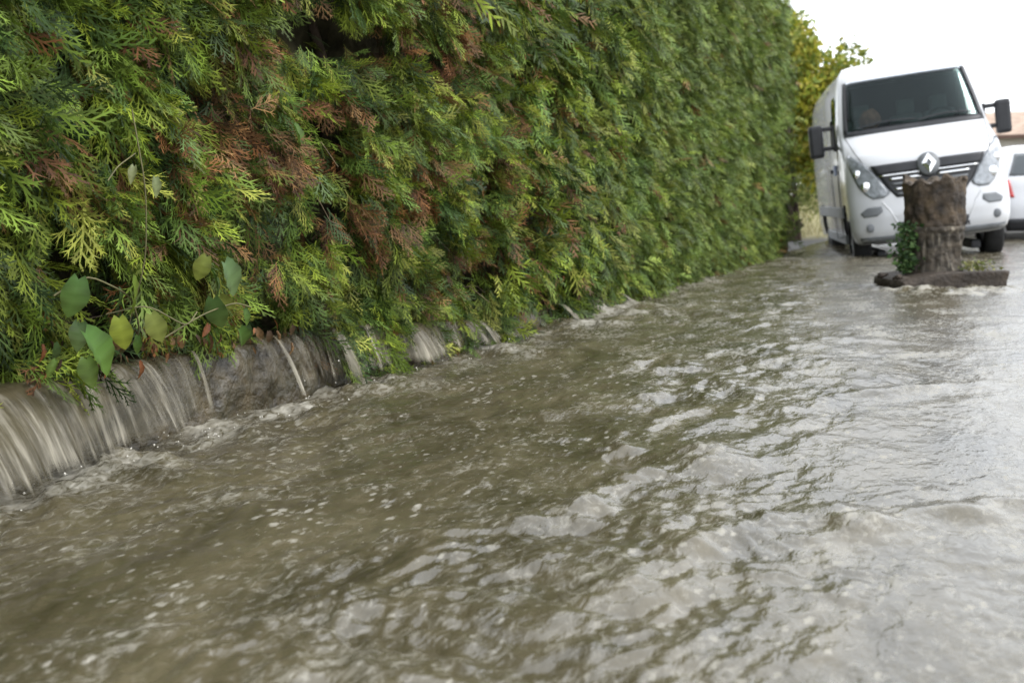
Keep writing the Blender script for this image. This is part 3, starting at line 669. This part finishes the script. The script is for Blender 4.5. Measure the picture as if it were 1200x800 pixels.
def wheel(parent, x, y, z, R_=.35, wd=.22, side=1):
    bm = bmesh.new(); n = 32; rings = [(R_*.62, -.5), (R_*.93, -.5), (R_, -.36), (R_, .36), (R_*.93, .5), (R_*.62, .5)]
    vs = [[bm.verts.new((q*wd, r_*math.cos(2*math.pi*k/n), r_*math.sin(2*math.pi*k/n))) for k in range(n)] for r_, q in rings]
    for a in range(6):
        for k in range(n):
            A, B = vs[a], vs[(a+1) % 6]; bm.faces.new((A[k], A[(k+1) % n], B[(k+1) % n], B[k]))
    wt = empty('wheel', (x, y, z)); wt.parent = parent
    from_bm('tyre', bm, M_RUB, wt)
    bm = bmesh.new()
    for k in range(16):
        a = 2*math.pi*k/16
    r = bmesh.ops.create_cone(bm, cap_ends=True, segments=28, radius1=R_*.63, radius2=R_*.60, depth=wd*.7, matrix=Matrix.Rotation(math.pi/2, 4, 'Y'))
    for k in range(5):
        a = 2*math.pi*k/5; bm_box(bm, Vector((side*wd*.37, math.cos(a)*R_*.33, math.sin(a)*R_*.33)), (.02, .07, R_*.5), .004, Matrix.Rotation(-a+math.pi/2, 3, 'X'))
    from_bm('rim', bm, M_RIM, wt, False)

def make_van():
    root = empty('white_van', (-.45, 12.95, .0), (0, RAD(-5.6), RAD(12))); root.scale = (.90, .93, 1.0)
    tag(root, 'white panel van facing the camera with diamond badge, parked in the flooded road', 'van')
    prof = [(.22, .90, .12, .42), (.27, .955, .04, .40), (.36, .985, .00, .40), (.55, 1.0, -.01, .42), (.70, 1.005, .02, .44), (.82, 1.005, .055, .46), (1.0, 1.0, .09, .48), (1.16, .99, .13, .50),
            (1.26, .985, .22, .50), (1.40, .98, .47, .48), (1.53, .975, .74, .45), (1.58, .972, .80, .42), (1.8, .945, .985, .38), (2.05, .905, 1.195, .34), (2.26, .865, 1.37, .30), (2.36, .84, 1.50, .28), (2.46, .78, 1.75, .25), (2.52, .66, 2.1, .2), (2.55, .4, 2.5, .15)]
    N = Nose(prof)
    # shell: sections from nose to tail
    zs = np.unique(np.concatenate([np.linspace(.22, 1.26, 22), np.linspace(1.26, 1.6, 12), np.linspace(1.6, 2.26, 12), np.linspace(2.26, 2.55, 8)]))
    us = np.concatenate([np.linspace(-1, -.9, 8)[:-1], np.linspace(-.9, .9, 37), np.linspace(.9, 1, 8)[1:]]); Lv = 5.6
    rows = []
    for z in zs:
        w_, y0, d = N.at(z); wb = np.interp(z, [.1, .4, 1.3, 2.2, 2.4, 2.55], [.93, 1.0, 1.01, .95, .86, .45])
        x = us*w_; fr = np.stack([x, N.y(x, z), np.full(len(us), z)], -1); ye = fr[-1, 1]
        k = np.linspace(0, 1, 20)[1:]; sy = ye+(Lv-ye)*k; sx = w_+(wb-w_)*np.clip((sy-ye)/1.2, 0, 1)
        R_ = np.stack([sx, sy, np.full(19, z)], -1); L_ = R_*[-1, 1, 1]
        rows.append(np.concatenate([L_[::-1], fr, R_]))
    G = np.array(rows); nr, nc = G.shape[:2]; F = grid_faces(nr, nc)
    cen = G.reshape(-1, 3)[F].mean(1); nfl = 19
    uu_ = np.clip(cen[:, 0]/np.array([N.at(z)[0] for z in cen[:, 2]]), -1, 1)
    scr = (np.abs(uu_) < .90) & (cen[:, 2] > 1.585) & (cen[:, 2] < 2.25) & (cen[:, 1] < 2.0)
    arch = (np.hypot(cen[:, 1]-.88, cen[:, 2]-.28) < .43) & (np.abs(cen[:, 0]) > .80)
    arch |= (np.hypot(cen[:, 1]-4.4, cen[:, 2]-.28) < .42) & (np.abs(cen[:, 0]) > .80)
    sidew = (cen[:, 2] > 1.50) & (cen[:, 2] < 2.1) & (np.abs(cen[:, 0]) > .86) & (cen[:, 1] > 1.32+(cen[:, 2]-1.5)*.75) & (cen[:, 1] < 2.15)
    Fk = F[~(scr | arch | sidew)]
    tailc = [r_*nc for r_ in range(nr)]+[r_*nc+nc-1 for r_ in range(nr-1, -1, -1)]
    me = np_mesh('body', G.reshape(-1, 3), Fk, smooth=True)
    bm = bmesh.new(); bm.from_mesh(me); bm.verts.ensure_lookup_table()
    bm.faces.new([bm.verts[i] for i in tailc]); bm.faces.new([bm.verts[i] for i in range((nr-1)*nc, nr*nc)])
    bm.to_mesh(me); bm.free(); link('body', me, M_PAINT, root)
    lin = lambda v: (lambda z: v)
    # glass
    patch('windscreen', N, lambda z: -.905*N.at(z)[0], lambda z: .905*N.at(z)[0], np.linspace(1.575, 2.26, 14), M_GLASS, root, .004, 24, .006)
    patch('scuttle', N, lambda z: -.93*N.at(z)[0], lambda z: .93*N.at(z)[0], np.linspace(1.545, 1.60, 4), M_PLASTIC, root, .010, 24, .012)
    for s in (-1, 1):
        patch('pillar_trim', N, lambda z: .885*N.at(z)[0], lambda z: .935*N.at(z)[0], np.linspace(1.58, 2.25, 12), M_PLASTIC, root, .008, 4, .012, s)
        V = []; zz = np.linspace(1.48, 2.12, 6)
        for z in zz:
            for y in np.linspace(1.25+(z-1.5)*.75, 2.2, 4): V.append((s*np.interp(z, [1.3, 2.2], [1.0, .93])-s*.012, y, z))
        link('side_window', np_mesh('side_window', np.array(V), grid_faces(6, 4)), M_GLASS, root)
    # wipers
    for x0, x1 in ((-.72, .02), (.05, .74)):
        xs = np.linspace(x0, x1, 9); zz = 1.615+.03*np.sin(np.linspace(0, 1, 9)*math.pi)+.02*np.linspace(0, 1, 9)
        tube('wiper', N.P(xs, zz, .03), .010, M_PLASTIC, root, 5)
    # cab interior
    box('dashboard', (0, 1.28, 1.42), (1.75, .75, .30), M_INT, root, .06)
    box('bulkhead', (0, 2.6, 1.4), (1.85, .04, 1.75), M_INT, root, .01)
    box('cab_floor', (0, 1.6, .62), (1.75, 1.9, .05), M_INT, root, .01)
    for x in (-.52, .12, .58):
        st = box('seat', (x, 2.25, 1.45), (.46, .16, .72), M_GREYP, root, .06); box('headrest', (x, 2.25, 1.90), (.26, .10, .20), M_GREYP, st, .04)
    V, F = tube_arrays(np.array([(.5+.19*math.cos(a), 1.62+.06*math.sin(a), 1.62+.17*math.sin(a)) for a in np.linspace(0, 2*math.pi, 25)]), .014, 6)
    link('steering_wheel', np_mesh('steering_wheel', V, F, smooth=True), M_INT, root)
    # upper grille bar, lower grille with slats
    patch('grille_recess', N, curve([(.74, -.42), (.88, -.54), (1.03, -.63)]), curve([(.74, .42), (.88, .54), (1.03, .63)]), np.linspace(.74, 1.04, 8), M_PLASTIC, root, .004, 20, .012)
    patch('grille_bar', N, curve([(1.02, -.63), (1.14, -.70)]), curve([(1.02, .63), (1.14, .70)]), np.linspace(1.02, 1.135, 5), M_PLASTIC, root, .028, 24, .03)
    patch('trim_strip', N, curve([(1.06, -.60), (1.09, -.62)]), curve([(1.06, .60), (1.09, .62)]), np.linspace(.998, 1.014, 3), M_CHROME, root, .026, 24, .02)
    for k in range(4):
        z = .765+k*.060
        for s in (-1, 1): patch('grille_slat', N, lambda q, z=z: .10, lambda q, z=z: .42+.45*(z-.80), np.linspace(z, z+.022, 3), M_CHROME if k % 2 else M_GREYP, root, .024, 10, .018, s)
    # bonnet seam
    for s in (-1, 1):
        zz = np.linspace(1.14, 1.54, 18); xs = s*np.interp(zz, [1.14, 1.32, 1.54], [.76, .84, .90]); tube('bonnet_seam', N.P(xs, zz, .001), .005, M_PLASTIC, root, 4)
    # badge: round boss with an open diamond
    bc = N.P(np.array(0.), np.array(1.075), .05); ba = empty('badge', bc.tolist(), (RAD(-14), 0, 0)); ba.parent = root
    bm = bmesh.new(); bmesh.ops.create_cone(bm, cap_ends=True, segments=36, radius1=.142, radius2=.130, depth=.05, matrix=Matrix.Rotation(math.pi/2, 4, 'X')); from_bm('boss', bm, M_GREYP, ba)
    bm = bmesh.new(); o4 = [(0, .118), (.090, 0), (0, -.118), (-.090, 0)]; i4 = [(0, .052), (.034, 0), (0, -.052), (-.034, 0)]
    for k in range(4):
        a, b2, c_, d_ = o4[k], o4[(k+1) % 4], i4[(k+1) % 4], i4[k]
        q = [bm.verts.new((p[0], -.030, p[1])) for p in (a, b2)]+[bm.verts.new((p[0], -.046, p[1])) for p in (c_, d_)]
        bm.faces.new(q); q2 = [bm.verts.new((p[0], -.02, p[1])) for p in (a, b2, c_, d_)]
        for e in range(4): bm.faces.new((q[e], q2[e], q2[(e+1) % 4], q[(e+1) % 4]))
    from_bm('diamond', bm, M_CHROME, ba, False)
    # headlights, fog lights, bumper pieces
    for s in (-1, 1):
        inner = curve([(.74, .62), (.80, .50), (.92, .58), (1.05, .665), (1.17, .77), (1.27, .89), (1.31, .92)]); outer = curve([(.74, .68), (.80, .77), (.92, .86), (1.05, .905), (1.17, .935), (1.27, .94), (1.31, .925)])
        patch('headlight_surround', N, lambda z: inner(z)-.018, lambda z: min(outer(z)+.012, .966), np.linspace(.75, 1.31, 18), M_GREYP, root, .003, 10, .010, s)
        h = patch('headlight', N, inner, outer, np.linspace(.755, 1.30, 18), M_LENS, root, .012, 10, .012, s)
        for zc, xc, r_ in ((.90, .77, .062), (1.06, .85, .050)):
            p = N.P(np.array(s*xc), np.array(zc), .016); bm = bmesh.new(); bmesh.ops.create_uvsphere(bm, u_segments=16, v_segments=8, radius=r_, matrix=Matrix.Translation(p.tolist()) @ Matrix.Diagonal((1, .3, 1, 1))); from_bm('reflector', bm, M_CHROME, h)
        patch('bumper_vent', N, curve([(.55, .68), (.60, .60), (.66, .62)]), curve([(.55, .84), (.60, .88), (.66, .78)]), np.linspace(.55, .66, 6), M_GREYP, root, .004, 8, .008, s)
        p = N.P(np.array(s*.77), np.array(.42), .008); bm = bmesh.new(); bmesh.ops.create_uvsphere(bm, u_segments=16, v_segments=8, radius=.052, matrix=Matrix.Translation(p.tolist()) @ Matrix.Diagonal((1, .35, 1, 1))); from_bm('fog_light', bm, M_GREYP, root)
        zz = np.array([.70, .60, .48, .40, .33]); xs = s*np.array([.60, .52, .46, .42, .40]); tube('bumper_crease', N.P(xs, zz, .000), .010, M_PAINT, root, 6)
    patch('lower_intake', N, curve([(.26, -.44), (.42, -.42)]), curve([(.26, .44), (.42, .42)]), np.linspace(.33, .45, 5), M_PLASTIC, root, .004, 16, .01)
    patch('bumper_skirt', N, lambda z: -.93*N.at(z)[0], lambda z: .93*N.at(z)[0], np.linspace(.235, .31, 4), M_GREYP, root, .006, 20, .012)
    patch('number_plate', N, lin(-.26), lin(.26), np.linspace(.58, .69, 3), M_PLATE, root, .020, 10, .012)
    # doors
    for s in (-1, 1):
        pts = [(s*1.006, .98+.0, 1.46), (s*1.01, 1.30, .98), (s*1.008, 1.32, .30), (s*1.008, 2.2, .26), (s*1.012, 2.24, 1.0), (s*1.0, 2.24, 1.5)]
        d_ = tube('door_seam', np.array(pts), .006, M_PLASTIC, root, 4)
        hd = box('door_handle', (s*1.03, 2.02, 1.17), (.035, .18, .05), M_PLASTIC, root, .01)
        box('rubbing_strip', (s*1.018, 2.9, .62), (.03, 4.0, .14), M_GREYP, root, .01)
        box('sill', (s*.97, 2.6, .27), (.05, 2.9, .12), M_GREYP, root, .012)
        # big double-arm mirror
        mr = empty('mirror', (s*1.0, 1.42, 1.58)); mr.parent = root
        box('housing', (s*.25, -.02, -.02), (.20, .12, .42), M_PLASTIC, mr, .045)
        for zz in (.13, -.12): box('arm', (s*.10, -.01, zz), (.24, .055, .055), M_PLASTIC, mr, .014)
        box('mount', (s*.005, -.01, .0), (.04, .09, .34), M_PLASTIC, mr, .01)
        box('mirror_glass', (s*.25, .048, -.02), (.16, .012, .36), M_CHROME, mr, .004)
        for y in (.88, 4.4): wheel(root, s*.84, y, .24, .35, .23, s)
    box('wheel_housing', (0, 2.6, .45), (1.42, 4.6, .5), M_PLASTIC, root, .02)
    box('door_sticker', (-1.0145, 1.62, 1.17), (.012, .34, .13), M_BLUE, root, .003)
    for x in (-.6, .6): box('subframe', (x, 1.2, .06), (.12, 1.2, .10), M_PLASTIC, root, .02)
    bm = bmesh.new(); bmesh.ops.create_icosphere(bm, subdivisions=3, radius=.13)
    for v in bm.verts: v.co *= 1+.22*float(pnoise(v.co.x*12, v.co.y*12+v.co.z*8, 500))
    o = from_bm('cloth_bundle', bm, M_CLOTH); o.matrix_world = Matrix.Translation((-.45, 12.95, 0)) @ Euler((0, RAD(-5.6), RAD(12))).to_matrix().to_4x4() @ Matrix.Translation((-.46, 1.18, 1.74))
    tag(o, 'reddish cloth bundle on the dashboard behind the van windscreen', 'cloth')
make_van()

# ------------------------------------------------------------------ parked white car behind the van
def make_car():
    root = empty('white_car', (1.12, 17.4, -.10), (0, 0, RAD(14)))
    tag(root, 'white hatchback car seen from behind, parked beyond the van', 'car')
    # rear toward the viewer; same stacked sections
    prof = [(.22, .80, .06, .25), (.4, .86, .0, .25), (.62, .875, .0, .25), (.8, .875, .05, .26), (.95, .87, .08, .26), (1.02, .85, .11, .26), (1.25, .76, .27, .24), (1.42, .68, .42, .24), (1.50, .62, .55, .22), (1.54, .5, .8, .2)]
    N = Nose(prof, 3.0); zs = np.unique(np.concatenate([np.linspace(.22, 1.02, 14), np.linspace(1.02, 1.54, 16)])); us = np.linspace(-1, 1, 41); rows = []
    for z in zs:
        w_, y0, d = N.at(z); x = us*w_; fr = np.stack([x, N.y(x, z), np.full(41, z)], -1); ye = fr[-1, 1]
        end = np.interp(z, [.2, .7, .8, .98, 1.05, 1.5, 1.54], [4.1, 4.1, 3.95, 3.2, 3.0, 2.2, 1.9]); k = np.linspace(0, 1, 14)[1:]
        sy = ye+(end-ye)*k; sx = w_*(1-.25*k**6); R_ = np.stack([sx, sy, np.full(13, z)], -1); rows.append(np.concatenate([(R_*[-1, 1, 1])[::-1], fr, R_]))
    G = np.array(rows); nr, nc = G.shape[:2]; F = grid_faces(nr, nc); cen = G.reshape(-1, 3)[F].mean(1)
    arch = ((np.hypot(cen[:, 1]-.75, cen[:, 2]-.3) < .36) | (np.hypot(cen[:, 1]-3.3, cen[:, 2]-.3) < .36)) & (np.abs(cen[:, 0]) > .7)
    me = np_mesh('body', G.reshape(-1, 3), F[~arch], smooth=True); bm = bmesh.new(); bm.from_mesh(me); bm.verts.ensure_lookup_table()
    bm.faces.new([bm.verts[i] for i in [r_*nc for r_ in range(nr)]+[r_*nc+nc-1 for r_ in range(nr-1, -1, -1)]]); bm.faces.new([bm.verts[i] for i in range((nr-1)*nc, nr*nc)])
    bm.to_mesh(me); bm.free(); link('body', me, M_PAINT, root)
    patch('rear_window', N, curve([(1.05, -.72), (1.4, -.58)]), curve([(1.05, .72), (1.4, .58)]), np.linspace(1.06, 1.40, 8), M_DGLASS, root, .006, 16, .01)
    for s in (-1, 1):
        patch('tail_light', N, curve([(.72, .66), (1.0, .72)]), curve([(.72, .83), (1.0, .83)]), np.linspace(.74, 1.0, 7), M_RED, root, .012, 6, .014, s)
        V = [(s*(np.interp(z, [1.0, 1.5], [.855, .64])+.006), y, z) for z in np.linspace(1.06, 1.40, 4) for y in np.linspace(.75+(z-1)*.5, 2.9-(z-1.05)*1.5, 6)]
        link('side_window', np_mesh('side_window', np.array(V), grid_faces(4, 6)), M_DGLASS, root)
        for y in (.75, 3.3): wheel(root, s*.76, y, .29, .30, .2, s)
        V, F2 = tube_arrays([(s*.86, 2.5, 1.02), (s*1.0, 2.5, 1.06)], .05); box('door_mirror', (s*.98, 2.6, 1.06), (.18, .1, .12), M_PAINT, root, .03)
    patch('bumper_trim', N, lambda z: -.92*N.at(z)[0], lambda z: .92*N.at(z)[0], np.linspace(.24, .42, 4), M_PLASTIC, root, .012, 20, .02)
    patch('number_plate', N, lambda z: -.26, lambda z: .26, np.linspace(.66, .77, 3), M_PLATE, root, .014, 8, .012)
    box('underbody', (0, 2.0, .34), (1.3, 3.4, .25), M_PLASTIC, root, .02)
M_DGLASS = simple('dark_glass', (.03, .04, .045), .05, .6, var=.1, coat=.5)
make_car()

# ------------------------------------------------------------------ house far behind
def make_house():
    root = empty('bungalow', (6.5, 48.5, 0), (0, 0, RAD(22)))
    tag(root, 'low pale house with a tan tiled roof beyond the parked cars', 'house')
    mw = simple('render_white', (.62, .60, .56), .85, .2, var=.08, scale=2, bump=.3); mrf = simple('roof_tiles', (.36, .27, .21), .8, .2, var=.3, scale=3, bump=.5, bscale=8); mg = simple('gutter_brown', (.10, .06, .045), .6, .3)
    box('wall', (0, 3.5, 1.45), (16, 7, 3.1), mw, root, .02)
    bm = bmesh.new(); a = [(-8.5, -.7, 2.95), (8.5, -.7, 2.95), (8.5, 7.7, 2.95), (-8.5, 7.7, 2.95), (-7.2, 3.5, 4.2), (7.2, 3.5, 4.2)]
    vs = [bm.verts.new(p) for p in a]
    for f in ((0, 1, 5, 4), (2, 3, 4, 5), (1, 2, 5), (3, 0, 4), (3, 2, 1, 0)): bm.faces.new([vs[i] for i in f])
    rf = from_bm('roof', bm, mrf, root, False); box('gutter', (0, -.75, 2.92), (17.1, .14, .16), mg, rf, .03)
    for x in (-5.5, -2, 2.5, 5.5):
        w_ = box('window', (x, -.03, 1.6), (1.5, .10, 1.25), M_PLATE, root, .01); box('pane', (x, -.09, 1.6), (1.3, .04, 1.05), M_DGLASS, w_, .005)
    box('door', (.4, -.03, 1.05), (1.0, .10, 2.1), mg, root, .01)
make_house()

# ------------------------------------------------------------------ shrubs behind the hedge end, dark upright
def leaf_cloud(name, label, cat, loc, rx, ry, h, n, size, pal, group=None, base=.25):
    t = empty(name, loc); tag(t, label, cat, group)
    k = 26; cl = np.stack([rng.normal(size=k)*rx*.5, rng.normal(size=k)*ry*.5, base+rng.random(k)**.8*(h-base)], -1)
    which = rng.integers(0, k, n); d = rng.normal(size=(n, 3)); d /= np.linalg.norm(d, axis=1)[:, None]
    p = cl[which]+d*(.22+.20*rng.random((n, 1)))*np.array([1, 1, 1.15])*max(rx, .8)
    p[:, 2] = np.maximum(p[:, 2], .05)
    R_ = frames(rng.normal(size=(n, 3))+[0, 0, -.5], rng.normal(size=(n, 3))+[0, -.3, .7])
    tv = np.array([(0, 0, 0), (.45, .30, .05), (1, 0, -.12), (.45, -.30, .05)]); tf = np.array([(0, 1, 2), (0, 2, 3)])
    col = np.array(pal)[rng.integers(0, len(pal), n)]*rng.uniform(.75, 1.25, (n, 1))*(.8+.4*rng.random(k))[which][:, None]
    V, F, Cc = bake([(tv, tf)], p, R_, rng.uniform(.6, 1.3, n)*size, np.clip(col, 0, 1))
    o = link('crown', np_mesh('crown', V, F, Cc), M_LEAF, t); tag(o, kind='stuff')
    for j in range(3):
        e = cl[rng.integers(0, k)]; q = np.linspace(0, 1, 7)[:, None]; b = np.array([rng.normal()*.08, rng.normal()*.08, -.1])
        tube('trunk' if j == 0 else 'limb', b+(e-b)*q+np.array([0, 0, .15])*np.sin(q*math.pi), np.linspace(.05, .012, 7)*h/3, M_BARK, t, 6)
YEL = [(.33, .32, .035), (.24, .28, .04), (.38, .34, .06), (.15, .20, .035)]
OLV = [(.16, .19, .05), (.22, .23, .07), (.10, .14, .035)]
leaf_cloud('yellow_shrub', 'tall yellow-green shrub just beyond the end of the hedge', 'shrub', (-3.1, 18.6, .1), .65, .7, 3.5, 10000, .12, YEL, base=.9)
leaf_cloud('olive_shrub', 'lower olive-green shrub beneath the yellow-green shrub', 'shrub', (-3.2, 20.6, .3), .8, .8, 1.5, 2600, .09, OLV)
leaf_cloud('leafy_shrub', 'pale green leafy shrub on the bank behind the van', 'shrub', (-3.6, 25.5, .5), 1.3, 1.0, 3.2, 7000, .15, YEL+OLV, base=.3)
leaf_cloud('garden_shrub', 'dark olive garden shrub tucked behind the conifer hedge', 'shrub', (-5.2, 17.5, .1), 1.2, 1.2, 3.6, 3600, .11, OLV)
V, F = tube_arrays([(-2.60, 15.1, -.15), (-2.58, 15.1, 1.0), (-2.55, 15.1, 2.0), (-2.53, 15.1, 2.6)], [.085, .08, .078, .075], 10)
bm = bmesh.new(); vs = [bm.verts.new(v) for v in (V-np.array([-2.6, 15.1, 0])).tolist()]
for f in F: bm.faces.new([vs[i] for i in f])
bm.faces.new(vs[-10:]); o = from_bm('dark_upright', bm, M_BARK); o.location = (-2.6, 15.1, 0)  # dark upright just past the hedge end
tag(o, 'dark leaning upright at the far end of the hedge', 'post')
def make_bank_grass():
    n = 5200; x = rng.uniform(-6.5, -1.7, n); y = rng.uniform(20.2, 27, n)
    z = -.14+sstep(-1.9, -3.6, x)*sstep(19, 24, y)*.75+sstep(24, 32, y)*.25*sstep(0, -2, x); k = z > -.02; x, y, z = x[k], y[k], z[k]; n = len(x)
    tv = np.array([(0, -.03, 0), (0, .03, 0), (.6, .02, 0), (.6, -.02, 0), (1, 0, -.15)]); tf = np.array([(0, 1, 2), (0, 2, 3), (3, 2, 4)])
    R_ = frames(np.stack([rng.normal(size=n)*.4, rng.normal(size=n)*.4, np.ones(n)], -1), rng.normal(size=(n, 3)))
    col = np.array([(.36, .32, .16), (.25, .26, .08), (.30, .26, .14)])[rng.integers(0, 3, n)]*rng.uniform(.7, 1.2, (n, 1))
    V, F, Cc = bake([(tv, tf)], np.stack([x, y, z-.02], -1), R_, rng.uniform(.12, .3, n), col)
    o = link('bank_grass', np_mesh('bank_grass', V, F, Cc), M_LEAF); tag(o, 'dry yellowish grass on the bank beyond the hedge', 'grass', kind='stuff')
make_bank_grass()
